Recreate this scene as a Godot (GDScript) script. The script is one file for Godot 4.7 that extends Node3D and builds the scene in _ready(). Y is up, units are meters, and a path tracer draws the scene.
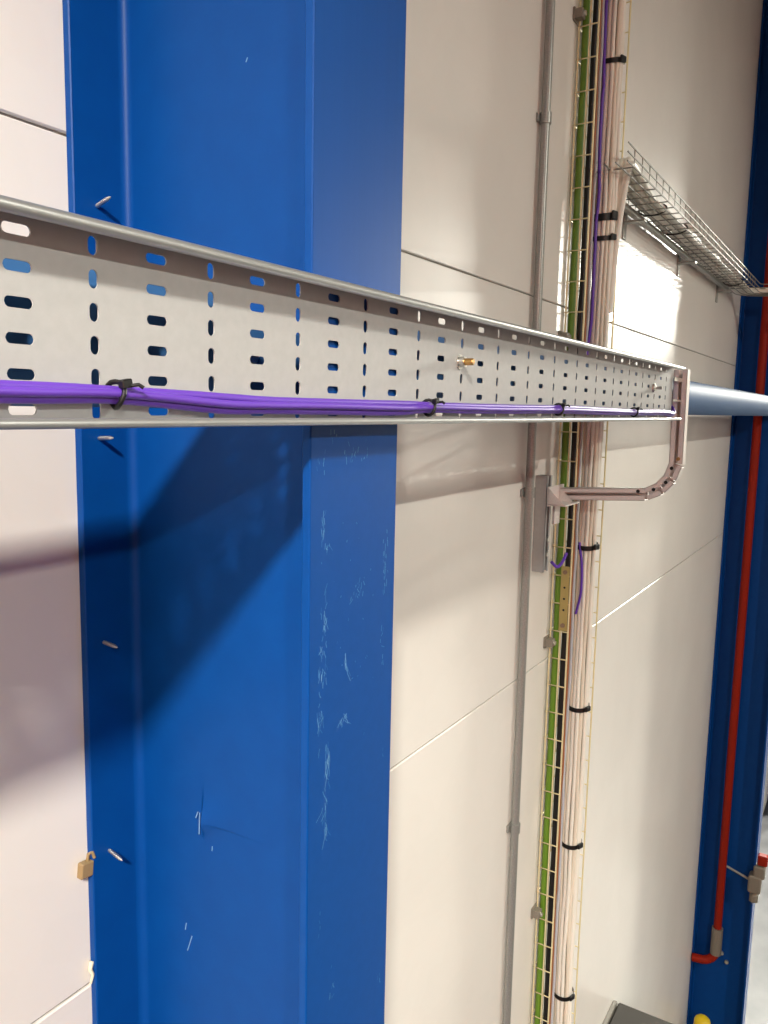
extends Node3D
# Steel-framed hall seen from a raised work position: blue columns, white panel wall, perforated cable tray.
# Own frame: x runs along the wall, h is the height above the eye, d is the distance from the eye towards the wall.
const EYE := 5.4            # height of the eye above the floor
const D_WALL := 0.956       # face of the wall panels
const D_OUT := 0.943        # room-side face of the column flange that touches the wall
const D_IN := 0.547         # room-side face of the near flange
const BAY := 5.677
const COL_X := 0.730        # left edge of the near column
const COL_W := 0.191
const ROOF := 4.2
var rng := RandomNumberGenerator.new()
var M := {}

func p(x: float, h: float, d: float) -> Vector3:
	return Vector3(x, EYE + h, -d)

# ---------------------------------------------------------------- mesh collector
class Shape:
	var st := SurfaceTool.new()
	func _init():
		st.begin(Mesh.PRIMITIVE_TRIANGLES)
	func tri(a: Vector3, b: Vector3, c: Vector3, na: Vector3, nb: Vector3, nc: Vector3, ua := Vector2.ZERO, ub := Vector2.ZERO, uc := Vector2.ZERO):
		var flip: bool = (b - a).cross(c - a).dot(na + nb + nc) > 0.0
		var vs = [a, c, b] if flip else [a, b, c]
		var ns = [na, nc, nb] if flip else [na, nb, nc]
		var us = [ua, uc, ub] if flip else [ua, ub, uc]
		for i in 3:
			st.set_normal(ns[i]); st.set_uv(us[i]); st.add_vertex(vs[i])
	func quad(a: Vector3, b: Vector3, c: Vector3, d: Vector3, n: Vector3, ua := Vector2.ZERO, ub := Vector2.ZERO, uc := Vector2.ZERO, ud := Vector2.ZERO):
		tri(a, b, c, n, n, n, ua, ub, uc); tri(a, c, d, n, n, n, ua, uc, ud)
	func smooth_quad(a, b, c, d, na, nb, nc, nd):
		tri(a, b, c, na, nb, nc); tri(a, c, d, na, nc, nd)
	# box from corner to corner with chamfered edges, in the frame of a transform
	func box(lo: Vector3, hi: Vector3, c := 0.0, t := Transform3D()):
		var ctr := (lo + hi) / 2.0
		var e := (hi - lo).abs() / 2.0
		c = minf(c, minf(e.x, minf(e.y, e.z)) * 0.9)
		for ax in 3:
			for s in [-1.0, 1.0]:
				var u := (ax + 1) % 3
				var v := (ax + 2) % 3
				var q := []
				for k in [[-1, -1], [1, -1], [1, 1], [-1, 1]]:
					var w := Vector3.ZERO
					w[ax] = s * e[ax]; w[u] = k[0] * (e[u] - c); w[v] = k[1] * (e[v] - c)
					q.append(t * (ctr + w))
				var n := Vector3.ZERO
				n[ax] = s
				quad(q[0], q[1], q[2], q[3], (t.basis * n).normalized())
		if c <= 0.0:
			return
		for ax in 3:
			var u := (ax + 1) % 3
			var v := (ax + 2) % 3
			for su in [-1.0, 1.0]:
				for sv in [-1.0, 1.0]:
					var q := []
					for k in [[-1.0, 0], [1.0, 0], [1.0, 1], [-1.0, 1]]:
						var w := Vector3.ZERO
						w[ax] = k[0] * (e[ax] - c)
						w[u] = su * (e[u] - (0.0 if k[1] == 0 else c)); w[v] = sv * (e[v] - (c if k[1] == 0 else 0.0))
						q.append(t * (ctr + w))
					var n := Vector3.ZERO
					n[u] = su; n[v] = sv
					quad(q[0], q[1], q[2], q[3], (t.basis * n).normalized())
		for sx in [-1.0, 1.0]:
			for sy in [-1.0, 1.0]:
				for sz in [-1.0, 1.0]:
					var s := Vector3(sx, sy, sz)
					var a := s * Vector3(e.x, e.y - c, e.z - c)
					var b := s * Vector3(e.x - c, e.y, e.z - c)
					var g := s * Vector3(e.x - c, e.y - c, e.z)
					var n := (t.basis * s).normalized()
					tri(t * (ctr + a), t * (ctr + b), t * (ctr + g), n, n, n)
	# round bar along a path
	func tube(path: Array, r: float, sides := 10, caps := true, r_end := -1.0):
		if r_end < 0.0: r_end = r
		var n := path.size()
		var rings := []
		var dirs := []
		var side := Vector3.ZERO
		for i in n:
			var t: Vector3 = (path[mini(i + 1, n - 1)] - path[maxi(i - 1, 0)]).normalized()
			if i == 0:
				side = t.cross(Vector3.UP if absf(t.y) < 0.9 else Vector3.RIGHT).normalized()
			else:
				side = (side - t * side.dot(t)).normalized()
			var up := t.cross(side)
			var ring := []
			var dr := []
			var rr := lerpf(r, r_end, float(i) / maxf(1.0, n - 1))
			for k in sides:
				var a := TAU * k / sides
				var o := side * cos(a) + up * sin(a)
				dr.append(o); ring.append(path[i] + o * rr)
			rings.append(ring); dirs.append(dr)
			if caps and (i == 0 or i == n - 1):
				var nn := -t if i == 0 else t
				for k in sides:
					tri(path[i], ring[k], ring[(k + 1) % sides], nn, nn, nn)
		for i in n - 1:
			for k in sides:
				var j := (k + 1) % sides
				smooth_quad(rings[i][k], rings[i][j], rings[i + 1][j], rings[i + 1][k], dirs[i][k], dirs[i][j], dirs[i + 1][j], dirs[i + 1][k])
	# turned profile [radius, height] about the local y axis
	func lathe(prof: Array, sides: int, t: Transform3D):
		for i in prof.size() - 1:
			var a = prof[i]
			var b = prof[i + 1]
			var nn := Vector2(b[1] - a[1], a[0] - b[0]).normalized()
			for k in sides:
				var f := TAU * k / sides
				var g := TAU * (k + 1) / sides
				var cf := Vector3(cos(f), 0, sin(f))
				var cg := Vector3(cos(g), 0, sin(g))
				var nf := (t.basis * (cf * nn.x + Vector3(0, nn.y, 0))).normalized()
				var ng := (t.basis * (cg * nn.x + Vector3(0, nn.y, 0))).normalized()
				smooth_quad(t * (cf * a[0] + Vector3(0, a[1], 0)), t * (cg * a[0] + Vector3(0, a[1], 0)), t * (cg * b[0] + Vector3(0, b[1], 0)), t * (cf * b[0] + Vector3(0, b[1], 0)), nf, ng, ng, nf)

func put(called: String, s: Shape, m: Material, parent: Node = null) -> MeshInstance3D:
	var o := MeshInstance3D.new()
	o.name = called
	o.mesh = s.st.commit()
	o.material_override = m
	(self if parent == null else parent).add_child(o, true)
	return o

func put_mesh(called: String, mesh: Mesh, m: Material, parent: Node, at: Vector3) -> MeshInstance3D:
	var o := MeshInstance3D.new()
	o.name = called
	o.mesh = mesh
	o.material_override = m
	o.position = at
	parent.add_child(o, true)
	return o

func tag(o: Node, label: String, category: String, group := "") -> Node:
	o.set_meta("label", label); o.set_meta("category", category)
	if group: o.set_meta("group", group)
	return o

func thing(called: String, label: String, category: String, at := Vector3.ZERO, group := "") -> Node3D:
	var o := Node3D.new()
	o.name = called
	add_child(o, true)
	o.position = at
	tag(o, label, category, group)
	return o

func structure(called: String) -> Node3D:
	var o := Node3D.new()
	o.name = called
	add_child(o, true)
	o.set_meta("kind", "structure")
	return o

# ---------------------------------------------------------------- materials
func mat(r: int, g: int, b: int, rough: float, metal := 0.0, spec := 0.5) -> StandardMaterial3D:
	var m := StandardMaterial3D.new()
	m.albedo_color = Color8(r, g, b)
	m.roughness = rough
	m.metallic = metal
	m.metallic_specular = spec
	return m

func noise_tex(freq: float, lo: Color, hi: Color, seed_: int, size := 512, octaves := 4) -> NoiseTexture2D:
	var n := FastNoiseLite.new()
	n.seed = seed_
	n.frequency = freq
	n.fractal_octaves = octaves
	var t := NoiseTexture2D.new()
	t.width = size; t.height = size; t.seamless = true; t.noise = n
	var g := Gradient.new()
	g.set_color(0, lo); g.set_color(1, hi)
	t.color_ramp = g
	return t

func mottled(m: StandardMaterial3D, freq: float, lo: Color, hi: Color, seed_: int, scale: float) -> StandardMaterial3D:
	m.albedo_texture = noise_tex(freq, lo, hi, seed_)
	m.albedo_color = Color.WHITE
	m.uv1_triplanar = true
	m.uv1_world_triplanar = true
	m.uv1_scale = Vector3.ONE * scale
	return m

func make_materials():
	M.panel = mottled(mat(233, 229, 221, 0.36), 0.006, Color8(229, 225, 218), Color8(236, 232, 225), 3, 0.4)
	M.core = mat(150, 146, 138, 0.8)
	M.blue = mottled(mat(12, 84, 158, 0.42, 0.0, 0.26), 0.02, Color8(4, 66, 138), Color8(5, 70, 144), 5, 1.5)
	M.tube_blue = mat(52, 96, 146, 0.6, 0.0, 0.3)
	M.galv = mottled(mat(190, 190, 186, 0.6, 0.12, 0.3), 0.02, Color8(170, 171, 170), Color8(176, 177, 176), 9, 6.0)
	M.lip = mat(176, 177, 176, 0.36, 0.7)
	M.strut = mottled(mat(212, 204, 200, 0.4, 0.25), 0.03, Color8(230, 223, 219), Color8(239, 233, 229), 11, 8.0)  # faint pink in the zinc colour stands in for bounced warm light
	M.bright_zinc = mat(214, 212, 205, 0.28, 0.9)
	M.conduit = mottled(mat(170, 168, 160, 0.38, 0.5), 0.05, Color8(128, 128, 124), Color8(186, 186, 180), 13, 10.0)
	M.wire = mat(236, 224, 180, 0.4, 0.3)  # riser wire: cream colour carries the lit highlights of the zinc
	M.shaded_wire = mat(140, 138, 128, 0.45, 0.4)  # basket wire: darker copy, its shade is put into the colour
	M.clamp = mottled(mat(140, 132, 120, 0.55, 0.3), 0.05, Color8(104, 98, 88), Color8(176, 168, 154), 19, 14.0)
	M.purple = mat(98, 58, 176, 0.42)
	M.white_cable = mat(240, 236, 224, 0.45)
	M.cream_cable = mat(230, 220, 202, 0.45)
	M.green = mat(98, 134, 36, 0.45)
	M.black = mat(22, 21, 20, 0.5)
	M.tie = mat(14, 13, 13, 0.45)
	M.brown = mat(150, 92, 54, 0.5)
	M.grey_cable = mat(188, 192, 200, 0.45)
	M.red = mat(146, 34, 16, 0.5, 0.0, 0.3)
	M.rust = mottled(mat(150, 124, 100, 0.6, 0.4), 0.05, Color8(112, 86, 66), Color8(182, 160, 136), 15, 14.0)
	M.tan = mat(182, 164, 104, 0.45, 0.5)
	M.brass = mat(212, 168, 104, 0.3, 0.9)
	M.cabinet = mat(56, 53, 48, 0.5, 0.0, 0.3)
	M.cabinet_trim = mat(124, 120, 112, 0.45)
	M.yellow = mat(226, 196, 24, 0.4)
	M.floor = mottled(mat(90, 90, 92, 0.35), 0.01, Color8(50, 51, 53), Color8(80, 80, 82), 17, 0.35)
	M.roof = mat(150, 148, 144, 0.7)
	M.far_wall = mat(150, 148, 144, 0.5)
	M.left_wall = mat(202, 116, 92, 0.6)  # unseen wall, terracotta picked so that it bounces pink light
	M.end_wall = mat(232, 228, 220, 0.5)
	M.lamp_body = mat(60, 62, 66, 0.4, 0.4)
	M.lamp_glow = mat(255, 250, 238, 0.5)
	M.lamp_glow.emission_enabled = true
	M.lamp_glow.emission = Color(1.0, 0.95, 0.86)
	M.lamp_glow.emission_energy_multiplier = 6.0
	M.bare = mat(112, 150, 190, 0.5)
	M.foam = mat(226, 216, 190, 0.8)
	M.clip = mat(150, 126, 88, 0.5)

# ---------------------------------------------------------------- lamps
func high_bay(x: float, d: float, h: float, energy: float, k: float, label: String):
	var o := thing("high_bay_lamp", label, "lamp", p(x, h, d), "round high bay lamps under the roof")
	var s := Shape.new()
	s.lathe([[0.0, 0.17], [0.07 * k, 0.17], [0.08 * k, 0.12], [0.17 * k, 0.07], [0.2 * k, 0.03], [0.2 * k, 0.0], [0.185 * k, 0.0], [0.18 * k, 0.012]], 28, Transform3D())
	put("housing", s, M.lamp_body, o)
	s = Shape.new()
	s.lathe([[0.18 * k, 0.012], [0.0, 0.012]], 28, Transform3D())
	put("diffuser", s, M.lamp_glow, o)
	s = Shape.new()
	s.tube([Vector3(0, 0.17, 0), Vector3(0, ROOF - h, 0)], 0.006, 6)
	put("suspension_rod", s, M.bright_zinc, o)
	var l := AreaLight3D.new()
	l.name = "light"
	l.area_size = Vector2(0.34, 0.34) * k
	l.light_energy = energy
	l.light_color = Color(1.0, 0.99, 0.94)
	l.shadow_enabled = true
	l.rotation_degrees = Vector3(-90, 0, 0)
	l.position = Vector3(0, -0.004, 0)
	o.add_child(l, true)

func flood_lamp(at: Vector3, aim: Vector3, energy: float, cone: float, radius: float, label: String):
	var o := thing("flood_lamp", label, "lamp", at)
	o.look_at_from_position(at, aim, Vector3.UP)
	var k := radius / 0.13
	var t := Transform3D(Basis().scaled(Vector3(k, k, 1.0)), Vector3.ZERO)
	var s := Shape.new()
	s.box(Vector3(-0.2, -0.15, 0.02), Vector3(0.2, 0.15, 0.1), 0.012, t)
	for i in 9:
		s.box(Vector3(-0.17 + i * 0.042, -0.13, 0.1), Vector3(-0.164 + i * 0.042, 0.13, 0.14), 0.001, t)
	put("housing", s, M.lamp_body, o)
	s = Shape.new()
	s.box(Vector3(-0.17, -0.12, 0.005), Vector3(0.17, 0.12, 0.021), 0.003, t)
	put("glass_face", s, M.lamp_glow, o)
	s = Shape.new()
	s.tube([Vector3(-0.22 * k, 0, 0.06), Vector3(-0.22 * k, 0.24 * k, 0.06), Vector3(0.22 * k, 0.24 * k, 0.06), Vector3(0.22 * k, 0, 0.06)], 0.01, 8)
	put("yoke", s, M.lamp_body, o)
	s = Shape.new()
	var foot := o.transform.affine_inverse() * Vector3(at.x, EYE + ROOF, at.z)
	s.tube([Vector3(0, 0.24 * k, 0.06), foot], 0.012, 8)
	put("drop_rod", s, M.lamp_body, o)
	var l := SpotLight3D.new()
	l.name = "light"
	l.light_energy = energy
	l.light_color = Color(1.0, 0.97, 0.92)
	l.light_size = radius
	l.spot_range = 60.0
	l.spot_attenuation = 2.0
	l.spot_angle = cone
	l.spot_angle_attenuation = 0.5
	l.shadow_enabled = true
	l.position = Vector3(0, 0, -0.01)
	o.add_child(l, true)

func _ready():
	rng.seed = 20
	make_materials()
	# camera: pan, tilt and roll measured from the vanishing points of the photograph
	var cam := Camera3D.new()
	cam.name = "camera"
	add_child(cam)
	var ph := deg_to_rad(58.434)
	var pt := deg_to_rad(7.392)
	var ro := deg_to_rad(1.1445)
	var fw := Vector3(sin(ph) * cos(pt), -sin(pt), -cos(ph) * cos(pt))
	var rt := Vector3(cos(ph), 0, sin(ph))
	var up := rt.cross(fw)
	cam.transform = Transform3D(Basis(rt * cos(ro) + up * sin(ro), up * cos(ro) - rt * sin(ro), -fw), Vector3(0, EYE, 0))
	cam.fov = rad_to_deg(2.0 * atan(512.0 / 805.0))
	cam.near = 0.02
	cam.far = 200.0
	cam.current = true
	var we := WorldEnvironment.new()
	we.name = "environment"
	var env := Environment.new()
	env.background_mode = Environment.BG_COLOR
	env.background_color = Color(0, 0, 0)
	env.tonemap_mode = Environment.TONE_MAPPER_LINEAR
	env.tonemap_exposure = 1.15
	env.sdfgi_enabled = true
	env.ssao_enabled = true
	env.ssil_enabled = true
	we.environment = env
	add_child(we)
	# lamps of the hall, some added only to fill in light
	flood_lamp(p(-2.6, 2.33, -1.5), p(-1.5, -0.8, D_WALL), 41.0, 43.0, 0.13, "square floodlight hung from the roof left of the view and aimed at the wall")
	high_bay(2.8, -4.8, 2.45, 25.0, 0.3, "small round high bay lamp hanging in the hall level with the tray end")
	high_bay(-4.3, -4.8, 2.45, 42.0, 1.0, "added high bay lamp out of view, lighting the terracotta end wall for a pink bounce")  # added lamp, lights the end wall to send a pink fill back
	high_bay(14.2, -0.95, 2.45, 270.0, 1.0, "round high bay lamp hanging close to the wall past the far column")
	high_bay(20.0, -2.1, 2.45, 380.0, 1.0, "round high bay lamp hanging farthest down the hall")
	high_bay(7.5, -12.5, 2.45, 22.0, 1.0, "added round fill lamp deep in the hall, level with the far column")  # added frontal fill for the panel wall, out of view
	high_bay(10.5, -12.5, 2.45, 22.0, 1.0, "added round fill lamp deep in the hall, past the far column")  # second added fill lamp, lightens the shadow under the tray
	print("setting")
	build_setting()
	build_column("steel_column", COL_X, "large dark blue steel column right behind the near part of the cable tray", true)
	build_column("steel_column", COL_X + BAY, "distant blue steel column behind the red pipe at the right edge", false)
	build_column("steel_column", COL_X + BAY * 2, "blue steel column one bay beyond the red pipe", false)
	build_column("steel_column", COL_X - BAY, "blue steel column one bay to the left of the near one", false)
	print("tray")
	build_ties()
	build_tray()
	build_tray_cables()
	build_bracket()
	print("riser")
	build_riser()
	build_basket()
	print("pipes")
	build_red_pipe()
	build_small_things()

# ---------------------------------------------------------------- the hall
func build_setting():
	var x0 := -6.0
	var x1 := 30.0
	var z1 := 16.0
	var wall := structure("wall_back")
	var s := Shape.new()
	s.box(Vector3(x0, 0, -D_WALL - 0.12), Vector3(x1, EYE + ROOF, -D_WALL - 0.006), 0.0)
	put("panel_core", s, M.core, wall)
	var joints := [-EYE, -0.879, 0.351, ROOF]
	var starts := [x0]
	var bx := COL_X + COL_W / 2 - 2 * BAY
	while bx < x1:
		if bx > x0: starts.append(bx)
		bx += BAY
	starts.append(x1)
	for r in joints.size() - 1:
		for c in starts.size() - 1:
			s = Shape.new()
			s.box(Vector3(starts[c] + 0.001, EYE + joints[r] + 0.0022, -D_WALL - 0.02), Vector3(starts[c + 1] - 0.001, EYE + joints[r + 1] - 0.0022, -D_WALL), 0.002)
			put("panel", s, M.panel, wall)
	var f := structure("floor")
	s = Shape.new()
	s.box(Vector3(x0, -0.2, -D_WALL - 0.12), Vector3(x1, 0, z1), 0.0)
	put("slab", s, M.floor, f)
	var c2 := structure("ceiling")
	s = Shape.new()
	s.box(Vector3(x0, EYE + ROOF, -D_WALL - 0.12), Vector3(x1, EYE + ROOF + 0.15, z1), 0.0)
	put("roof_deck", s, M.roof, c2)
	for i in 17:
		s = Shape.new()
		s.box(Vector3(x0 + i * 2.0 + 0.4, EYE + ROOF - 0.2, -D_WALL), Vector3(x0 + i * 2.0 + 0.46, EYE + ROOF, z1), 0.004)
		put("purlin", s, M.roof, c2)
	var w := structure("wall_left")
	s = Shape.new()
	s.box(Vector3(x0 - 0.15, 0, -D_WALL - 0.12), Vector3(x0, EYE + ROOF, z1), 0.0)
	put("cladding", s, M.left_wall, w)
	w = structure("wall_right")
	s = Shape.new()
	s.box(Vector3(x1, 0, -D_WALL - 0.12), Vector3(x1 + 0.15, EYE + ROOF, z1), 0.0)
	put("cladding", s, M.end_wall, w)
	w = structure("wall_front")
	s = Shape.new()
	s.box(Vector3(x0, 0, z1), Vector3(x1, EYE + ROOF, z1 + 0.15), 0.0)
	put("cladding", s, M.far_wall, w)

# ---------------------------------------------------------------- columns
func scratched_paint() -> StandardMaterial3D:
	# near face of the near flange: u over its width, v from h = 0.05 down to h = -0.9
	var w := 384
	var hh := 1900
	var im := Image.create(w, hh, false, Image.FORMAT_RGB8)
	var n := FastNoiseLite.new()
	n.seed = 4; n.frequency = 0.02
	for y in hh:
		for x in w:
			var k := n.get_noise_2d(x, y) * 0.025
			im.set_pixel(x, y, Color8(5, 69, 142) * (1.0 + k))
	var light := Color8(118, 156, 192)
	# clusters of scrapes: [u, v, spread u, spread v, count, length, tilt]
	var cl := [[0.22, 0.085, 0.05, 0.02, 5, 14, 0.3], [0.42, 0.11, 0.08, 0.012, 12, 16, 0.8], [0.1, 0.12, 0.05, 0.012, 8, 10, 0.5], [0.6, 0.115, 0.06, 0.01, 7, 10, 0.6],
		[0.13, 0.2, 0.03, 0.03, 14, 26, 0.2], [0.16, 0.222, 0.03, 0.006, 9, 22, 1.4], [0.87, 0.27, 0.03, 0.05, 26, 18, 0.7], [0.55, 0.292, 0.08, 0.016, 16, 16, 0.9], [0.16, 0.33, 0.05, 0.05, 20, 30, 0.6],
		[0.14, 0.38, 0.05, 0.03, 18, 26, 0.9], [0.4, 0.385, 0.02, 0.03, 4, 60, 0.1], [0.86, 0.37, 0.03, 0.03, 8, 18, 0.7], [0.12, 0.45, 0.04, 0.03, 16, 24, 1.0], [0.36, 0.46, 0.07, 0.006, 10, 34, 1.3], [0.2, 0.5, 0.03, 0.05, 22, 40, 0.3],
		[0.18, 0.58, 0.03, 0.04, 16, 36, 0.4], [0.9, 0.55, 0.02, 0.02, 3, 8, 0.4], [0.13, 0.72, 0.03, 0.02, 4, 10, 0.3], [0.3, 0.84, 0.05, 0.02, 6, 16, 1.2], [0.9, 0.9, 0.02, 0.02, 4, 18, 0.2], [0.5, 0.3, 0.3, 0.25, 26, 6, 1.0]]
	for c in cl:
		for i in c[4]:
			var q := Vector2(c[0] * w + rng.randfn(0, c[2] * w * 0.5), c[1] * hh + rng.randfn(0, c[3] * hh * 0.5))
			var a: float = rng.randfn(0, c[6] * 0.5) + PI / 2
			var steps: int = int(c[5] * rng.randf_range(0.4, 1.2))
			var strength := rng.randf_range(0.25, 0.8)
			for k in steps:
				q += Vector2(cos(a), sin(a))
				a += rng.randfn(0, 0.08)
				for wd in 2:
					var ix := int(q.x) + wd
					var iy := int(q.y)
					if ix > 3 and ix < w - 4 and iy > 3 and iy < hh - 4:
						im.set_pixel(ix, iy, im.get_pixel(ix, iy).lerp(light, strength))
	var m := mat(255, 255, 255, 0.42, 0.0, 0.32)
	m.albedo_texture = ImageTexture.create_from_image(im)
	m.texture_repeat = false
	return m

func build_column(called: String, xl: float, label: String, near: bool):
	var o := thing(called, label, "column", Vector3(xl + COL_W / 2, 0, -(D_IN + D_OUT) / 2))
	var off := -o.position
	var tf := 0.0125
	var xm := xl + COL_W / 2
	var tw := 0.0095
	var y1 := EYE + ROOF
	var sh := Transform3D(Basis(), off)
	var s := Shape.new()
	s.box(Vector3(xl, 0.0, -D_WALL), Vector3(xl + COL_W, y1, -D_OUT), 0.0015, sh)
	put("flange", s, M.blue, o)
	# near flange, its face mapped for the scraped paint
	s = Shape.new()
	if near:
		var c := 0.0015
		s.box(Vector3(xl, 0.0, -D_IN - tf), Vector3(xl + COL_W, y1, -D_IN - 0.0004), c, sh)
		var va := func(y: float) -> float: return (EYE + 0.05 - y) / 0.95
		var ys := [0.0, EYE - 0.9, EYE + 0.05, y1]
		put("flange", s, M.blue, o)
		s = Shape.new()
		for i in 3:
			s.quad(Vector3(xl + c, ys[i], -D_IN) + off, Vector3(xl + COL_W - c, ys[i], -D_IN) + off, Vector3(xl + COL_W - c, ys[i + 1], -D_IN) + off, Vector3(xl + c, ys[i + 1], -D_IN) + off, Vector3(0, 0, 1),
				Vector2(0, va.call(ys[i])), Vector2(1, va.call(ys[i])), Vector2(1, va.call(ys[i + 1])), Vector2(0, va.call(ys[i + 1])))
		put("paint_coat", s, scratched_paint(), o)
	else:
		s.box(Vector3(xl, 0.0, -D_IN - tf), Vector3(xl + COL_W, y1, -D_IN), 0.0015, sh)
		put("flange", s, M.blue, o)
	if near:
		# paint scraped off in slivers: [d, h, length, lean]
		for q in [[0.807, -0.612, 0.034, 0.05], [0.812, -0.60, 0.012, 0.4], [0.846, -0.795, 0.012, 0.2], [0.838, -0.82, 0.03, 0.35], [0.79, -0.65, 0.008, 0.1], [0.72, 0.43, 0.006, 0.5]]:
			s = Shape.new()
			var at := p(xm - tw / 2 - (0.0085 if absf(q[1] + 0.606) < 0.01 else 0.0), q[1], q[0]) + off
			s.box(Vector3(-0.0004, -q[2] / 2, -0.0008), Vector3(0.0006, q[2] / 2, 0.0008), 0.0002, Transform3D(Basis(Vector3.RIGHT, q[3]), at))
			put("paint_scrape", s, M.bare, o)
		s = Shape.new()
	# web with root fillets; the near one carries a dent
	s = Shape.new()
	var za := -D_OUT
	var zb := -D_IN - tf
	var ys2 := [0.0]
	var zs := [za, zb]
	if near:
		zs = []
		for i in 97: zs.append(lerpf(za, zb, i / 96.0))
		ys2 = [0.0, EYE - 0.75]
		for i in 100: ys2.append(EYE - 0.72 + i * 0.0022)
		ys2.append(EYE - 0.46)
	ys2.append(y1)
	var dent := func(y: float, z: float) -> float:
		if not near: return 0.0
		var u := z + 0.806 
		var v := y - (EYE - 0.612)
		var along: float = exp(-pow((v - 0.35 * maxf(u, 0.0)) / (0.016 if v < 0.0 else 0.03), 2.0))
		return 0.010 * along * (smoothstep(-0.003, 0.002, u) * exp(-maxf(u, 0.0) / 0.035))
	for i in zs.size() - 1:
		for j in ys2.size() - 1:
			var q := []
			var nn := []
			for k in [[0, 0], [1, 0], [1, 1], [0, 1]]:
				var z: float = zs[i + k[0]]
				var y: float = ys2[j + k[1]]
				var e := 0.001
				var gz: float = (dent.call(y, z + e) - dent.call(y, z - e)) / (2 * e)
				var gy: float = (dent.call(y + e, z) - dent.call(y - e, z)) / (2 * e)
				q.append(Vector3(xm - tw / 2 - dent.call(y, z), y, z) + off)
				nn.append(Vector3(-1, -gy, -gz).normalized())
			s.smooth_quad(q[0], q[1], q[2], q[3], nn[0], nn[1], nn[2], nn[3])
	s.quad(Vector3(xm + tw / 2, 0, za) + off, Vector3(xm + tw / 2, 0, zb) + off, Vector3(xm + tw / 2, y1, zb) + off, Vector3(xm + tw / 2, y1, za) + off, Vector3(1, 0, 0))
	put("web", s, M.blue, o)
	s = Shape.new()
	var r := 0.014
	for sx in [-1.0, 1.0]:
		for e in [[za, 1.0], [zb, -1.0]]:
			var cx: float = xm + sx * (tw / 2 + r)
			var cz: float = e[0] + e[1] * r
			for k in 6:
				var a := PI / 2 * k / 6.0
				var b := PI / 2 * (k + 1) / 6.0
				var na := Vector3(sx * cos(a), 0, e[1] * sin(a))
				var nb := Vector3(sx * cos(b), 0, e[1] * sin(b))
				var pa := Vector3(cx, 0, cz) - na * r + off
				var pb := Vector3(cx, 0, cz) - nb * r + off
				s.smooth_quad(pa, pb, pb + Vector3(0, y1, 0), pa + Vector3(0, y1, 0), na, nb, nb, na)
	put("root_fillet", s, M.blue, o)

# ---------------------------------------------------------------- tie tubes between the columns
func build_ties():
	var d := 0.627
	var h := 0.057
	var r := 0.062
	var xm := COL_X + COL_W / 2
	for k in range(1, 4):
		var xa := xm + (k - 2) * BAY
		var xb := xm + (k - 1) * BAY
		var lab: String = ["blue steel tie tube two bays left of the view", "blue tie tube glimpsed through the tray slots left of the near column", "blue steel tie tube between the two columns, passing in front of the red pipe", "blue steel tie tube beyond the far column"][k]
		var o := thing("tie_tube", lab, "tube", p((xa + xb) / 2, h, d))
		var off := -o.position
		var e := 0.19
		var s := Shape.new()
		s.tube([p(xa + e, h, d) + off, p(xb - e, h, d) + off], r, 32)
		put("tube", s, M.tube_blue, o)
		for side in [[xa, 1.0], [xb, -1.0]]:
			s = Shape.new()
			var x0: float = side[0] + side[1] * 0.006
			var x1: float = side[0] + side[1] * (e + 0.05)
			s.box(Vector3(minf(x0, x1), EYE + h - 0.045, -d - 0.006), Vector3(maxf(x0, x1), EYE + h + 0.03, -d + 0.006), 0.001, Transform3D(Basis(), off))
			put("fin_plate", s, M.tube_blue, o)
			for b in 2:
				s = Shape.new()
				var at := Vector3(side[0] + side[1] * (0.06 + b * 0.06), EYE + h, -d + 0.006) + off
				s.lathe([[0.013, 0.0], [0.013, 0.01], [0.0, 0.01]], 6, Transform3D(Basis(Vector3.RIGHT, PI / 2), at))
				put("bolt", s, M.bright_zinc, o)

# ---------------------------------------------------------------- perforated cable tray
const D_BASE := 0.5425
const D_LIP := 0.515
const TRAY_X0 := -1.3
const TRAY_X1 := 2.503
const PITCH := 0.06597
const ROW := 0.0258

func stadium(a: float, r: float, c: float, s: float) -> float:
	if absf(s) > 1e-6:
		var t := r / absf(s)
		if t * absf(c) <= a: return t
	return a * absf(c) + sqrt(maxf(0.0, r * r - a * a * s * s))

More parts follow.
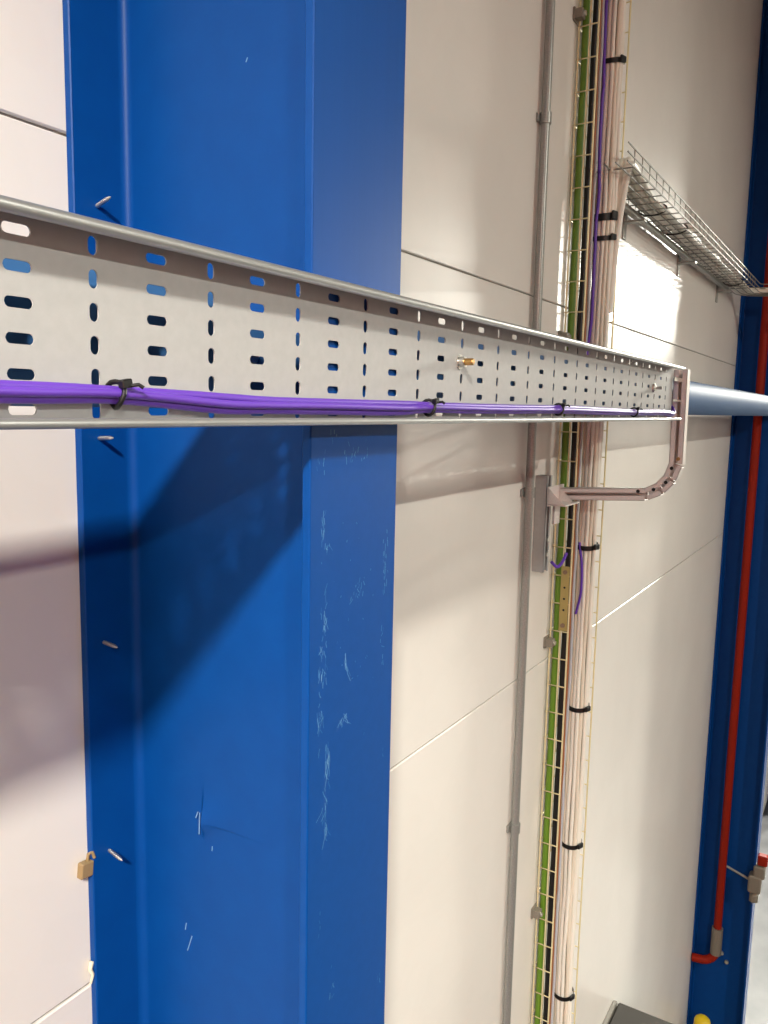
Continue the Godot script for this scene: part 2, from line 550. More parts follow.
func build_tray():
	var o := thing("cable_tray", "long grey perforated metal cable tray fixed on edge across the blue column", "cable tray", p(0.6, 0.057, D_BASE))
	var off := -o.position
	var s := Shape.new()
	var h_top := 0.1222 + ROW / 2
	var h_bot := 0.1222 - 5.5 * ROW
	var t := 0.0014
	var first := ceili((TRAY_X0 - 0.3701 + PITCH / 2) / PITCH)
	var last := floori((TRAY_X1 - 0.3701 - PITCH / 2) / PITCH)
	for c in range(first, last + 1):
		var cx := 0.3701 + c * PITCH
		var flat := posmod(c, 2) == 0
		for r in 6:
			var ch := 0.1222 - r * ROW
			var hx := PITCH / 2
			var hy := ROW / 2
			var angs := []
			for k in 28: angs.append(TAU * k / 28.0)
			for k in 4: angs.append(fposmod(atan2(hy * [1, 1, -1, -1][k], hx * [1, -1, -1, 1][k]), TAU))
			angs.sort()
			for k in angs.size():
				var q := []
				for ang in [angs[k], angs[(k + 1) % angs.size()]]:
					var cc := cos(ang)
					var ss := sin(ang)
					var rin := stadium(0.0077, 0.0041, cc, ss) if flat else stadium(0.0031, 0.0043, ss, cc)
					var rout := minf(hx / maxf(absf(cc), 1e-6), hy / maxf(absf(ss), 1e-6))
					q.append([cx + cc * rin, ch + ss * rin, cx + cc * rout, ch + ss * rout, -cc, -ss])
				var a = q[0]
				var b = q[1]
				for f in [[D_BASE, 1.0], [D_BASE + t, -1.0]]:
					s.quad(p(a[0], a[1], f[0]) + off, p(a[2], a[3], f[0]) + off, p(b[2], b[3], f[0]) + off, p(b[0], b[1], f[0]) + off, Vector3(0, 0, f[1]))
				s.quad(p(a[0], a[1], D_BASE) + off, p(b[0], b[1], D_BASE) + off, p(b[0], b[1], D_BASE + t) + off, p(a[0], a[1], D_BASE + t) + off, Vector3((a[4] + b[4]) / 2, (a[5] + b[5]) / 2, 0).normalized())
	# plain strips at both ends of the pattern
	var xe := 0.3701 + last * PITCH + PITCH / 2
	s.box(Vector3(xe, EYE + h_bot, -D_BASE - t), Vector3(TRAY_X1, EYE + h_top, -D_BASE), 0.0, Transform3D(Basis(), off))
	put("perforated_base", s, M.galv, o)
	for side in [1.0, -1.0]:
		var hh: float = h_top if side > 0 else h_bot
		s = Shape.new()
		s.box(Vector3(TRAY_X0, EYE + hh - 0.0007, -D_BASE - t), Vector3(TRAY_X1, EYE + hh + 0.0007, -D_LIP), 0.0003, Transform3D(Basis(), off))
		put("side_flange", s, M.galv, o)
		s = Shape.new()
		var rr := 0.0052 if side > 0 else 0.0040
		s.tube([p(TRAY_X0, hh - side * (rr - 0.0007), D_LIP) + off, p(TRAY_X1, hh - side * (rr - 0.0007), D_LIP) + off], rr, 18)
		put("rolled_lip", s, M.lip, o)
	# fixings on the tray base
	var b := thing("brass_stud", "small brass stud and nut sticking out of the middle of the tray", "bolt", p(1.0874, 0.0691, D_BASE))
	s = Shape.new()
	var face := Basis(Vector3.RIGHT, PI / 2)
	s.lathe([[0.0, 0.0], [0.011, 0.0], [0.011, 0.002], [0.0, 0.002]], 20, Transform3D(face, Vector3.ZERO))
	put("washer", s, M.bright_zinc, b)
	s = Shape.new()
	s.lathe([[0.0085, 0.002], [0.0085, 0.010], [0.0, 0.010]], 6, Transform3D(face, Vector3.ZERO))
	put("nut", s, M.bright_zinc, b)
	s = Shape.new()
	s.lathe([[0.0052, 0.009], [0.0052, 0.022], [0.0042, 0.0235], [0.0, 0.0235]], 14, Transform3D(face, Vector3.ZERO))
	put("stud", s, M.brass, b)
	b = thing("tray_bolt", "bright zinc bolt in the tray base close to its far end", "bolt", p(2.2688, 0.0672, D_BASE))
	s = Shape.new()
	s.lathe([[0.012, 0.0], [0.011, 0.004], [0.006, 0.007], [0.0, 0.008]], 16, Transform3D(face, Vector3.ZERO))
	put("bolt_head", s, M.bright_zinc, b)
	s = Shape.new()
	s.lathe([[0.004, 0.006], [0.004, 0.024], [0.0, 0.024]], 12, Transform3D(face, Vector3.ZERO))
	put("shank", s, M.bright_zinc, b)

func wavy(points: Array, amp: float, seed_: int) -> Array:
	# points through a Catmull-Rom curve with a slow wander
	var out := []
	var n := FastNoiseLite.new()
	n.seed = seed_; n.frequency = 0.9
	for i in points.size() - 1:
		var a: Vector3 = points[maxi(i - 1, 0)]
		var b: Vector3 = points[i]
		var c: Vector3 = points[i + 1]
		var d: Vector3 = points[mini(i + 2, points.size() - 1)]
		var steps := 6
		for k in steps:
			out.append(b.cubic_interpolate(c, a, d, k / float(steps)))
	out.append(points[-1])
	for i in out.size():
		var q: Vector3 = out[i]
		out[i] = q + Vector3(n.get_noise_3d(q.x * 4, q.y * 4, 0), n.get_noise_3d(q.x * 4, q.y * 4, 50), n.get_noise_3d(q.x * 4, q.y * 4, 100)) * amp
	return out

func build_tray_cables():
	# centre height of the bundle along the tray
	var mid := [[-1.3, 0.006], [0.1, 0.006], [0.356, 0.006], [0.45, 0.006], [0.57, 0.001], [0.64, -0.0002], [0.77, -0.0003], [0.9, -0.0002], [0.98, 0.001], [1.1, 0.001], [1.24, 0.001], [1.51, 0.003], [1.79, 0.002], [2.06, 0.001], [2.36, 0.0015], [2.47, -0.002]]
	var labels := ["uppermost purple cable of the bundle lying along the tray", "lowest purple cable of the bundle lying along the tray", "foremost purple cable of the bundle lying along the tray", "purple cable behind the others in the tray bundle"]
	var offs := [[0.0038, 0.533], [-0.0042, 0.534], [0.0002, 0.5285], [0.0005, 0.5375]]
	for k in 4:
		var pts := []
		for i in mid.size():
			var m = mid[i]
			var spread := 1.0
			if i in [4, 5, 6, 7]: spread = 1.3
			pts.append(p(m[0], m[1] + offs[k][0] * spread + rng.randf_range(-0.0008, 0.0008), offs[k][1] + rng.randf_range(-0.0006, 0.0006)))
		pts.append(p(2.525, 0.004 + k * 0.004, 0.542)); pts.append(p(2.56, 0.03 + k * 0.004, 0.6))
		pts.append(p(2.66 + k * 0.01, 0.045 + k * 0.004, 0.75)); pts.append(p(2.72 + k * 0.008, 0.05 + k * 0.004, 0.87))
		var s := Shape.new()
		s.tube(wavy(pts, 0.0008, 40 + k), [0.0042, 0.0042, 0.0038, 0.0036][k], 10)
		tag(put("purple_cable", s, M.purple), labels[k], "cable", "purple cables in the tray")
	var ties := [[0.448, 0.006, "black tie round the purple cables in front of the far flange"], [0.98, 0.001, "black tie round the purple cables just past the blue column"], [1.5, 0.003, "black tie round the purple cables in the middle of the far half"], [2.05, 0.001, "black tie round the purple cables near the tray end"]]
	for q in ties:
		var o := thing("cable_tie", q[2], "cable tie", p(q[0], q[1], 0.5335))
		var s := Shape.new()
		var ring := []
		for i in 17:
			var a := TAU * i / 16.0
			ring.append(Vector3(0.002 * sin(a * 2.0), 0.0106 * sin(a), 0.0098 * cos(a)))
		s.tube(ring, 0.0022, 6, false)
		put("strap", s, M.tie, o)
		s = Shape.new()
		s.box(Vector3(-0.0015, 0.005, 0.006), Vector3(0.009, 0.012, 0.013), 0.001, Transform3D(Basis(Vector3.BACK, 0.2), Vector3.ZERO))
		put("tie_head", s, M.tie, o)
		s = Shape.new()
		s.tube([Vector3(0.004, 0.007, 0.01), Vector3(0.011, 0.0085, 0.015), Vector3(0.014, 0.006, 0.017)], 0.0018, 6)
		put("tie_tail", s, M.tie, o)

# ---------------------------------------------------------------- bent strut arm that carries the tray end
func channel(s: Shape, a: Vector2, b: Vector2, x0: float, x1: float, off: Vector3, half := 0.0205, cut_a := 0.0, cut_b := 0.0):
	# C channel in the (d, h) plane from a to b, open towards -x
	var dir := (b - a).normalized()
	a += dir * cut_a
	b -= dir * cut_b
	var ln := a.distance_to(b)
	# local axes: y along the channel, x along world x, z across
	var yv := Vector3(0, dir.y, -dir.x)
	var xv := Vector3.RIGHT
	var zv := xv.cross(yv)
	var tr := Transform3D(Basis(xv, yv, zv), p(0, a.y, a.x) + off)
	var t := 0.0025
	s.box(Vector3(x1 - t, 0, -half), Vector3(x1, ln, half), 0.0006, tr)
	for sg in [-1.0, 1.0]:
		var w0: float = sg * half
		var w1: float = sg * (half - t)
		s.box(Vector3(x0, 0, minf(w0, w1)), Vector3(x1, ln, maxf(w0, w1)), 0.0006, tr)
		var l1: float = sg * (half - 0.0155)
		s.box(Vector3(x0, 0, minf(w0, l1)), Vector3(x0 + t, ln, maxf(w0, l1)), 0.0006, tr)

func build_bracket():
	var o := thing("bent_strut_bracket", "galvanised channel bracket, tinted pink like bounced light, bent from the wall up to the tray end", "bracket", p(2.63, -0.07, 0.7))
	var off := -o.position
	var xa := 2.605
	var xb := 2.645
	var pts := [Vector2(0.5435, 0.134), Vector2(0.5405, -0.158), Vector2(0.556, -0.203), Vector2(0.585, -0.237), Vector2(0.627, -0.2575), Vector2(0.94, -0.279)]
	var names := ["upright", "bend_segment", "bend_segment", "bend_segment", "arm"]
	for i in 5:
		var s := Shape.new()
		channel(s, pts[i], pts[i + 1], xa, xb, off, 0.0205, 0.0 if i == 0 else 0.002, 0.0 if i == 4 else 0.002)
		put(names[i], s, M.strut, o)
	# bolts holding the tray end and at the bends
	for q in [[0.533, -0.14, 0.006], [0.551, -0.170, 0.006], [0.566, -0.215, 0.006], [0.602, -0.24, 0.006], [0.65, -0.249, 0.006]]:
		var s := Shape.new()
		s.lathe([[q[2], 0.0], [q[2], 0.004], [0.0, 0.004]], 6, Transform3D(Basis(Vector3.BACK, PI / 2), p(xa, q[1], q[0]) + off))
		put("bolt", s, M.black if q[0] > 0.54 else M.brass, o)
	# small plates that join the tray end to the upright
	for q in [[0.095, 0.012], [0.035, 0.006]]:
		var s := Shape.new()
		s.box(Vector3(2.5, EYE + q[0], -0.541), Vector3(2.606, EYE + q[0] + q[1], -0.537), 0.0006, Transform3D(Basis(), off))
		put("joining_strip", s, M.bright_zinc, o)
	# foot on the wall: folded angle fitting
	var s2 := Shape.new()
	var tr := Transform3D(Basis(), off)
	s2.box(p(2.5, -0.31, 0.914), p(2.645, -0.245, 0.908), 0.001, tr)
	s2.box(p(2.5, -0.306, 0.91), p(2.645, -0.30, 0.85), 0.001, tr)
	s2.box(p(2.56, -0.375, 0.914), p(2.61, -0.30, 0.906), 0.001, tr)
	for x in [2.5, 2.6]:
		s2.tri(p(x, -0.25, 0.91) + off, p(x, -0.303, 0.91) + off, p(x, -0.303, 0.855) + off, Vector3.LEFT, Vector3.LEFT, Vector3.LEFT)
		s2.tri(p(x + 0.003, -0.25, 0.91) + off, p(x + 0.003, -0.303, 0.91) + off, p(x + 0.003, -0.303, 0.855) + off, Vector3.RIGHT, Vector3.RIGHT, Vector3.RIGHT)
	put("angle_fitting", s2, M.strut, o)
	# wall strut the arm is bolted to
	var w := thing("wall_strut", "short upright galvanised strut on the wall at the foot of the bracket", "strut", p(2.5225, -0.33, 0.935))
	off = -w.position
	s2 = Shape.new()
	var t := Transform3D(Basis(), off)
	s2.box(p(2.50, -0.53, 0.9555), p(2.545, -0.21, 0.953), 0.0006, t)
	for x in [2.50, 2.5425]:
		s2.box(p(x, -0.53, 0.954), p(x + 0.0025, -0.21, 0.9155), 0.0006, t)
	s2.box(p(2.50, -0.53, 0.918), p(2.511, -0.21, 0.9155), 0.0006, t)
	s2.box(p(2.534, -0.53, 0.918), p(2.545, -0.21, 0.9155), 0.0006, t)
	put("channel", s2, M.galv, w)
	for h in [-0.42, -0.47]:
		s2 = Shape.new()
		s2.lathe([[0.009, 0.0], [0.009, 0.006], [0.0, 0.006]], 6, Transform3D(Basis(Vector3.RIGHT, PI / 2), p(2.5225, h, 0.9155) + off))
		put("bolt", s2, M.bright_zinc, w)

# ---------------------------------------------------------------- riser with cables
func build_riser():
	# galvanised conduit with couplings
	var o := thing("steel_conduit", "thin galvanised steel conduit running up the wall left of the cables", "conduit", p(2.4, 0, 0.936))
	var off := -o.position
	var s := Shape.new()
	s.tube([p(2.4, -EYE, 0.936) + off, p(2.4, ROOF, 0.936) + off], 0.0135, 16)
	put("pipe", s, M.conduit, o)
	for h in [0.865, -0.257, -1.384, -2.5]:
		s = Shape.new()
		s.tube([p(2.4, h - 0.016, 0.936) + off, p(2.4, h + 0.016, 0.936) + off], 0.0175, 16)
		put("coupling", s, M.conduit, o)
		s = Shape.new()
		s.box(p(2.372, h - 0.012, 0.9555), p(2.428, h + 0.012, 0.948), 0.001, Transform3D(Basis(), off))
		put("saddle", s, M.conduit, o)
	# vertical wire basket
	var b := thing("riser_basket", "upright wire mesh basket fixed to the wall round the riser cables", "cable basket", p(2.85, 0, 0.945))
	off = -b.position
	var xl := 2.681
	var xr := 3.02
	var lo := -3.0
	var hi := 2.6
	for q in [[xl, 0.944], [xl, 0.909], [xl, 0.881], [2.75, 0.944], [2.82, 0.944], [2.89, 0.944], [2.96, 0.944], [xr, 0.944], [xr, 0.909], [xr, 0.881]]:
		s = Shape.new()
		s.tube([p(q[0], lo, q[1]) + off, p(q[0], hi, q[1]) + off], 0.0033, 6)
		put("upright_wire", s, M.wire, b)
	var cross := Shape.new()
	cross.tube([p(xl, 0, 0.879) + off, p(xl, 0, 0.948) + off, p(xr, 0, 0.948) + off, p(xr, 0, 0.879) + off], 0.0024, 6)
	var cm := cross.st.commit()
	var h := -2.97
	while h < hi:
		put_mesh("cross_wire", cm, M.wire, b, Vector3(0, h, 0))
		h += 0.1
	# stand-off clips
	for hh in [1.26, 0.247, -0.81, -1.84]:
		s = Shape.new()
		var tr := Transform3D(Basis(), off)
		s.box(p(2.645, hh - 0.02, 0.9555), p(2.70, hh + 0.02, 0.949), 0.001, tr)
		s.box(p(2.648, hh - 0.014, 0.95), p(2.68, hh + 0.014, 0.925), 0.001, tr)
		put("wall_clip", s, M.clamp, b)
		s = Shape.new()
		s.lathe([[0.008, 0.0], [0.008, 0.008], [0.0, 0.008]], 6, Transform3D(Basis(Vector3.RIGHT, PI / 2), p(2.664, hh, 0.925) + off))
		put("bolt", s, M.bright_zinc, b)
	# coupler plate
	s = Shape.new()
	s.box(p(xl - 0.006, -0.765, 0.914), p(xl - 0.003, -0.535, 0.884), 0.001, Transform3D(Basis(), off))
	var cp := put("coupler_plate", s, M.tan, b)
	for hh in [-0.555, -0.61, -0.65, -0.69, -0.745]:
		s = Shape.new()
		var big: bool = hh > -0.56 or hh < -0.74
		var r := 0.008 if big else 0.004
		s.lathe([[r, 0.0], [r, 0.005 if big else 0.001], [0.0, 0.005 if big else 0.001]], 8, Transform3D(Basis(Vector3.BACK, PI / 2), p(xl - 0.006, hh, 0.899) + off))
		put("bolt" if big else "hole", s, M.rust if big else M.black, cp)
	# thick single cables
	var single := [["earth_cable", M.green, 0.0125, 2.705, 0.930, "thick green earth cable on the left of the riser", 0.002], ["power_cable", M.black, 0.0095, 2.716, 0.904, "black power cable beside the thick green cable in the riser", 0.003],
		["power_cable", M.brown, 0.0068, 2.735, 0.896, "brown cable beside the black one in the riser", 0.005], ["power_cable", M.brown, 0.005, 2.755, 0.915, "thin brown cable deepest in the riser basket", 0.006],
		["data_cable", M.grey_cable, 0.0055, 2.757, 0.893, "pale grey cable between the brown and the white ones in the riser", 0.005], ["data_cable", M.purple, 0.0055, 2.762, 0.882, "purple cable running up the left side of the white bundle", 0.008]]
	for q in single:
		var pts := []
		for i in 26:
			var hq := -3.06 + i * 0.285
			# the purple one slips in behind the others below the tray
			var back: float = 0.045 * smoothstep(0.2, -0.1, hq) if q[1] == M.purple else 0.0
			pts.append(p(q[3] + back * 0.6, hq, q[4] + back))
		s = Shape.new()
		s.tube(wavy(pts, q[6], 70 + int(q[3] * 1000)), q[2], 12)
		tag(put(q[0], s, q[1]), q[5], "cable", "cables in the riser")
	# short purple patch loops
	for q in [[2.615, -0.5, 0.905, "short purple loop at the lower end of the wall strut"], [2.762, -0.62, 0.876, "short purple loop in front of the grey riser cable"]]:
		s = Shape.new()
		if q[0] < 2.7:
			s.tube(wavy([p(2.568, -0.505, 0.912), p(2.60, -0.525, 0.904), p(2.64, -0.515, 0.9), p(2.68, -0.49, 0.9)], 0.001, 3), 0.0055, 8)
		else:
			s.tube(wavy([p(2.768, -0.46, 0.884), p(2.764, -0.54, 0.870), p(2.762, -0.64, 0.868), p(2.766, -0.72, 0.884)], 0.001, 4), 0.0045, 8)
		tag(put("purple_patch_cable", s, M.purple), q[3], "cable")
	# white bundle
	var spots := [Vector2(2.80, 0.866)]
	for ring in 2:
		for c in 6 * (ring + 1):
			var a := TAU * c / (6.0 * (ring + 1)) + ring * 0.2
			spots.append(Vector2(2.80 + cos(a) * 0.0138 * (ring + 1), 0.866 + sin(a) * 0.0138 * (ring + 1)))
	var k := 0
	for sp in spots:
		var pts := []
		for i in 33:
			var hh: float = -3.06 + i * 0.215
			pts.append(p(sp.x + rng.randf_range(-0.003, 0.003), hh, sp.y + rng.randf_range(-0.003, 0.003)))
		s = Shape.new()
		s.tube(wavy(pts, 0.003, 200 + k), 0.0071, 8)
		tag(put("white_cable", s, [M.white_cable, M.white_cable, M.cream_cable][k % 3]), ["white cable in the strapped bundle running up the riser", "white cable in the strapped bundle running up the riser", "cream cable among the white ones of the strapped riser bundle"][k % 3], "cable", "white cables of the riser bundle")
		k += 1
	# straps round the bundle
	var straps := [[1.148, "black strap highest on the white bundle"], [0.654, "wider black strap on the white bundle at the basket branch"], [0.585, "short black strap just under the basket branch"], [-0.474, "black strap on the white bundle below the tray"], [-1.07, "black strap second below the tray on the white bundle"], [-1.6, "black strap third below the tray on the white bundle"], [-2.2156, "lowest black strap on the white bundle"]]
	for q in straps:
		var so := thing("cable_strap", q[1], "strap", p(2.80, q[0], 0.866))
		var wd := 0.012 if q[0] == 0.654 else 0.008
		s = Shape.new()
		var n := 28
		var prev := []
		for i in n + 1:
			var a := TAU * i / n
			var rx := 0.0385
			var rz := 0.0385
			var c := Vector3(cos(a) * rx, 0.006 * cos(a), sin(a) * rz)
			var nn := Vector3(cos(a) / rx, 0, sin(a) / rz).normalized()
			var cur := [c, nn]
			if prev:
				var u := Vector3(0, wd, 0)
				s.smooth_quad(prev[0] - u, cur[0] - u, cur[0] + u, prev[0] + u, prev[1], cur[1], cur[1], prev[1])
				s.smooth_quad(prev[0] * 0.97 - u, cur[0] * 0.97 - u, cur[0] * 0.97 + u, prev[0] * 0.97 + u, -prev[1], -cur[1], -cur[1], -prev[1])
				s.smooth_quad(prev[0] * 0.97 + u, cur[0] * 0.97 + u, cur[0] + u, prev[0] + u, Vector3.UP, Vector3.UP, Vector3.UP, Vector3.UP)
			prev = cur
		put("band", s, M.tie, so)
		s = Shape.new()
		s.box(Vector3(-0.016, -wd * 1.2, 0.036), Vector3(0.012, wd * 1.3, 0.046), 0.003, Transform3D(Basis(Vector3.UP, -0.3), Vector3.ZERO))
		put("strap_end", s, M.tie, so)

# ---------------------------------------------------------------- horizontal wire basket along the wall
func build_basket():
	var h := 0.8
	var d0 := 0.77
	var d1 := 0.922
	var xs := 2.98
	var xe := 6.12
	var o := thing("wire_basket_tray", "wire mesh cable basket running along the wall to the far column", "cable basket", p(4.5, h, 0.82))
	var off := -o.position
	var rise := 0.056
	# straight run and the bend towards the room in front of the column: [d of wire, height]
	var longs := [[0.0, rise], [0.0, 0.028], [0.0, 0.0], [0.038, 0.0], [0.076, 0.0], [0.114, 0.0], [0.152, 0.0], [0.152, 0.028], [0.152, rise]]
	for q in longs:
		var s := Shape.new()
		var d: float = d0 + q[0]
		var xturn: float = xe - 0.152 + q[0]
		var path := [p(xs - (0.28 if q[0] < 0.1 else 0.0), h + q[1], d) + off]
		var r: float = 0.06 + q[0]
		for k in 7:
			var a := PI / 2 * k / 6.0
			path.append(p(xturn - r + r * sin(a), h + q[1], d - r + r * cos(a)) + off)
		path.append(p(xturn, h + q[1], 0.12) + off)
		s.tube(path, 0.0027, 6)
		put("long_wire", s, M.shaded_wire, o)
	var u := Shape.new()
	u.tube([p(0, h + rise, d0) + off, p(0, h, d0) + off, p(0, h, d1) + off, p(0, h + rise, d1) + off], 0.0025, 6)
	var um := u.st.commit()
	var x := 2.68
	while x < 5.72:
		if x > xs - 0.2:
			put_mesh("cross_wire", um, M.shaded_wire, o, Vector3(x, 0, 0))
		x += 0.1
	var v := Shape.new()
	v.tube([p(xe - 0.152, h + rise, 0) + off, p(xe - 0.152, h, 0) + off, p(xe, h, 0) + off, p(xe, h + rise, 0) + off], 0.0025, 6)
	var vm := v.st.commit()
	for i in 7:
		put_mesh("cross_wire", vm, M.shaded_wire, o, Vector3(0, 0, -(0.62 - i * 0.08)))
	# wall brackets underneath, and the channel rail they carry
	for bx in [3.35, 4.35, 5.45]:
		var s := Shape.new()
		var tr := Transform3D(Basis(), off)
		s.box(p(bx - 0.02, h - 0.11, 0.9555), p(bx + 0.02, h - 0.003, 0.949), 0.0008, tr)
		s.box(p(bx - 0.02, h - 0.05, 0.95), p(bx + 0.02, h - 0.044, 0.87), 0.0008, tr)
		put("wall_bracket", s, M.conduit, o)
	var rail := Shape.new()
	rail.box(p(3.03, h - 0.026, 0.935), p(5.7, h - 0.006, 0.905), 0.004, Transform3D(Basis(), off))
	put("support_rail", rail, M.conduit, o)
	# white cables lying in it; two of them come up out of the riser bundle in a loop
	for k in 7:
		var dd: float = 0.83 + k * 0.0125
		var hh: float = h + 0.012 + (0.012 if k % 2 else 0.0)
		var pts := []
		pts.append(p(2.81 + k * 0.003, 0.34, 0.835 + k * 0.006)); pts.append(p(2.82 + k * 0.003, 0.56, 0.829 + k * 0.006))
		pts.append(p(2.85, 0.72, 0.822 + k * 0.008)); pts.append(p(2.91, hh + 0.035, 0.82 + k * 0.01)); pts.append(p(3.05, hh + 0.045, dd)); pts.append(p(3.25, hh + 0.01, dd))
		var xx := 3.5
		while xx < 5.7:
			pts.append(p(xx, hh + rng.randf_range(-0.004, 0.006), dd + rng.randf_range(-0.008, 0.008)))
			xx += 0.3
		var xt: float = 5.95 + k * 0.015
		pts.append(p(xt - 0.06, hh, dd - 0.01)); pts.append(p(xt, hh, dd - 0.09)); pts.append(p(xt + 0.005, hh, 0.6)); pts.append(p(xt, hh, 0.4)); pts.append(p(xt, hh, 0.15))
		var s := Shape.new()
		s.tube(wavy(pts, 0.002, 300 + k), 0.0115, 8)
		tag(put("basket_cable", s, M.white_cable), "white cable lying in the wire basket along the wall", "cable", "white cables in the wire basket")
	for q in [[3.45, "black tie on the basket cables nearest the riser"], [3.85, "black tie on the basket cables second from the riser"], [5.5, "black tie on the basket cables close to the far column"]]:
		var s := Shape.new()
		var ring := []
		for i in 19:
			var a := TAU * i / 18.0
			ring.append(p(q[0], h + 0.017 + 0.023 * sin(a), 0.871 + 0.056 * cos(a)))
		s.tube(ring, 0.0035, 6, false)
		tag(put("cable_tie", s, M.tie), q[1], "cable tie")

# ---------------------------------------------------------------- red pipe by the far column
func build_red_pipe():
	var x := 6.43
	var d := 0.783
	var o := thing("red_pipe", "red vertical pipe standing against the far blue column", "pipe", p(x, -4.2, d))
	var off := -o.position
	var s := Shape.new()
	s.tube([p(x, -4.02, d) + off, p(x, ROOF, d) + off], 0.03, 18)
	put("upright", s, M.red, o)
	s = Shape.new()
	s.tube([p(x, -4.24, d) + off, p(x, -4.18, d) + off, p(x, -4.17, d) + off, p(x, -4.03, d) + off, p(x, -4.02, d) + off], 0.042, 18)
	put("coupling", s, M.clamp, o)
	s = Shape.new()
	var path := []
	for k in 7:
		var a := PI / 2 * k / 6.0
		path.append(p(x - 0.03 * (1 - cos(a)), -4.22 - 0.09 * sin(a), d + 0.09 * (1 - cos(a))) + off)
	path.append(p(x - 0.035, -4.315, d + 0.165) + off)
	s.tube(path, 0.032, 16)
	put("elbow", s, M.red, o)
	# clamp and rod from the near flange
	var c := thing("beam_clamp", "corroded clamp with a rod holding the red pipe off the column flange", "clamp", p(6.45, -3.53, 0.56))
	off = -c.position
	s = Shape.new()
	s.tube([p(6.43, -3.49, 0.753) + off, p(6.43, -3.545, 0.58) + off], 0.01, 8)
	put("rod", s, M.conduit, c)
	s = Shape.new()
	var tr := Transform3D(Basis(), off)
	s.box(p(6.37, -3.62, 0.59), p(6.47, -3.48, 0.5), 0.012, tr)
	s.box(p(6.38, -3.50, 0.56), p(6.46, -3.40, 0.48), 0.012, tr)
	s.lathe([[0.035, 0.0], [0.035, 0.05], [0.02, 0.07], [0.0, 0.07]], 6, Transform3D(Basis(), p(6.42, -3.7, 0.545) + off))
	put("clamp_body", s, M.clamp, c)
	s = Shape.new()
	s.box(p(6.40, -3.40, 0.54), p(6.47, -3.32, 0.47), 0.01, tr)
	put("red_cap", s, M.red, c)
	# bolt heads on the web beside the coupling
	for q in [[0.745, -4.26, "bright bolt head on the far column, left of a pair by the coupling"], [0.705, -4.32, "bright bolt head on the far column, right of a pair by the coupling"]]:
		s = Shape.new()
		s.lathe([[0.016, 0.0], [0.016, 0.014], [0.0, 0.014]], 6, Transform3D(Basis(Vector3.BACK, PI / 2), p(COL_X + BAY + COL_W / 2 - 0.005, q[1], q[0])))
		tag(put("bolt_head", s, M.bright_zinc), q[2], "bolt")

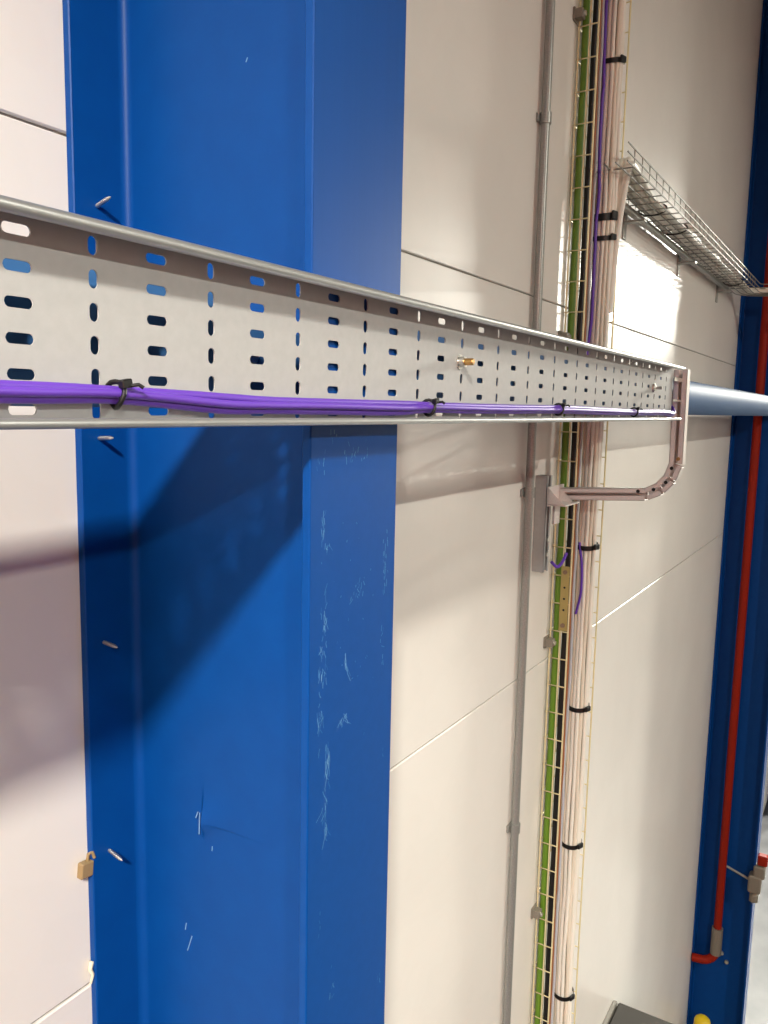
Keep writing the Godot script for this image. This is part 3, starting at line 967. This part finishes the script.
# ---------------------------------------------------------------- small things
func build_small_things():
	# tips of the cladding screws that come through the wall-side flange
	var sc := [[0.767, 0.266, 0.25, 0.3, "screw tip on the blue flange above the tray"], [0.761, -0.051, 0.0, 0.05, "screw tip on the blue flange just below the tray"], [0.76, -0.348, 0.05, -0.1, "screw tip on the blue flange in the tray's shadow"], [0.76, -0.672, 0.0, -0.25, "lowest screw tip on the blue flange, near the tan clip"]]
	for q in sc:
		var o := thing("screw", q[4], "screw", p(q[0], q[1], D_OUT))
		o.basis = Basis(Vector3.RIGHT, PI / 2 - q[3])
		var s := Shape.new()
		s.lathe([[0.0028, 0.0], [0.0028, 0.024], [0.0018, 0.028], [0.0, 0.031]], 10, Transform3D())
		put("shank", s, M.bright_zinc, o)
		s = Shape.new()
		var hel := []
		for i in 73:
			var a := TAU * i / 12.0
			hel.append(Vector3(0.0028 * cos(a), 0.001 + 0.022 * i / 72.0, 0.0028 * sin(a)))
		s.tube(hel, 0.0005, 4)
		put("thread", s, M.bright_zinc, o)
	# tan clip pushed on the flange edge
	var c := thing("edge_clip", "small tan metal clip hooked on the left edge of the blue flange", "clip", p(0.722, -0.683, 0.948))
	var s2 := Shape.new()
	s2.box(Vector3(-0.012, -0.014, -0.006), Vector3(0.01, 0.010, 0.006), 0.002, Transform3D(Basis(Vector3.BACK, -0.12), Vector3.ZERO))
	put("body", s2, M.clip, c)
	s2 = Shape.new()
	s2.tube([Vector3(0.002, 0.008, 0), Vector3(0.004, 0.02, 0.001), Vector3(0.009, 0.022, 0.003), Vector3(0.011, 0.012, 0.005)], 0.0025, 8)
	put("hook", s2, M.clip, c)
	var f := Shape.new()
	var base := p(0.7275, -0.853, 0.951)
	f.tube([base + Vector3(0.002, 0.014, 0.0), base + Vector3(-0.003, 0.004, 0.002), base + Vector3(0.001, -0.006, 0.003), base + Vector3(-0.002, -0.02, 0.001)], 0.004, 7, true, 0.002)
	tag(put("foam_scrap", f, M.foam), "cream scrap of foam squeezed out at the flange edge above the lower joint", "scrap")
	# tall cabinet against the wall, its top just in view
	var o2 := thing("cabinet", "dark grey cabinet standing against the wall, only its top in view", "cabinet", p(3.3, -EYE, 0.75))
	var off := -o2.position
	var t := Transform3D(Basis(), off)
	s2 = Shape.new()
	s2.box(p(2.6, -EYE, 0.93), p(3.95, -3.09, 0.55), 0.006, t)
	put("body", s2, M.cabinet, o2)
	s2 = Shape.new()
	s2.box(p(2.58, -3.12, 0.93), p(3.97, -3.07, 0.53), 0.008, t)
	put("top", s2, M.cabinet, o2)
	s2 = Shape.new()
	s2.box(p(2.58, -EYE, 0.955), p(3.955, -3.06, 0.934), 0.004, t)
	put("back_trim", s2, M.cabinet_trim, o2)
	for k in 2:
		s2 = Shape.new()
		s2.box(p(2.63 + k * 0.66, -EYE + 0.1, 0.55), p(3.26 + k * 0.66, -3.16, 0.538), 0.004, t)
		var dr := put("door", s2, M.cabinet, o2)
		s2 = Shape.new()
		s2.box(p(3.2 + k * 0.1, -4.4, 0.538), p(3.22 + k * 0.1, -4.2, 0.515), 0.004, t)
		put("handle", s2, M.bright_zinc, dr)
	# yellow post at the foot of the far column
	var y := thing("bollard", "yellow round-topped post at the foot of the far column", "bollard", p(6.12, -EYE, 0.80))
	s2 = Shape.new()
	var prof := [[0.09, 0.0], [0.09, 0.02], [0.06, 0.02], [0.06, 0.77]]
	for k in 7:
		var a := PI / 2 * k / 6.0
		prof.append([0.06 * cos(a), 0.77 + 0.05 * sin(a)])
	s2.lathe(prof, 24, Transform3D())
	put("post", s2, M.yellow, y)
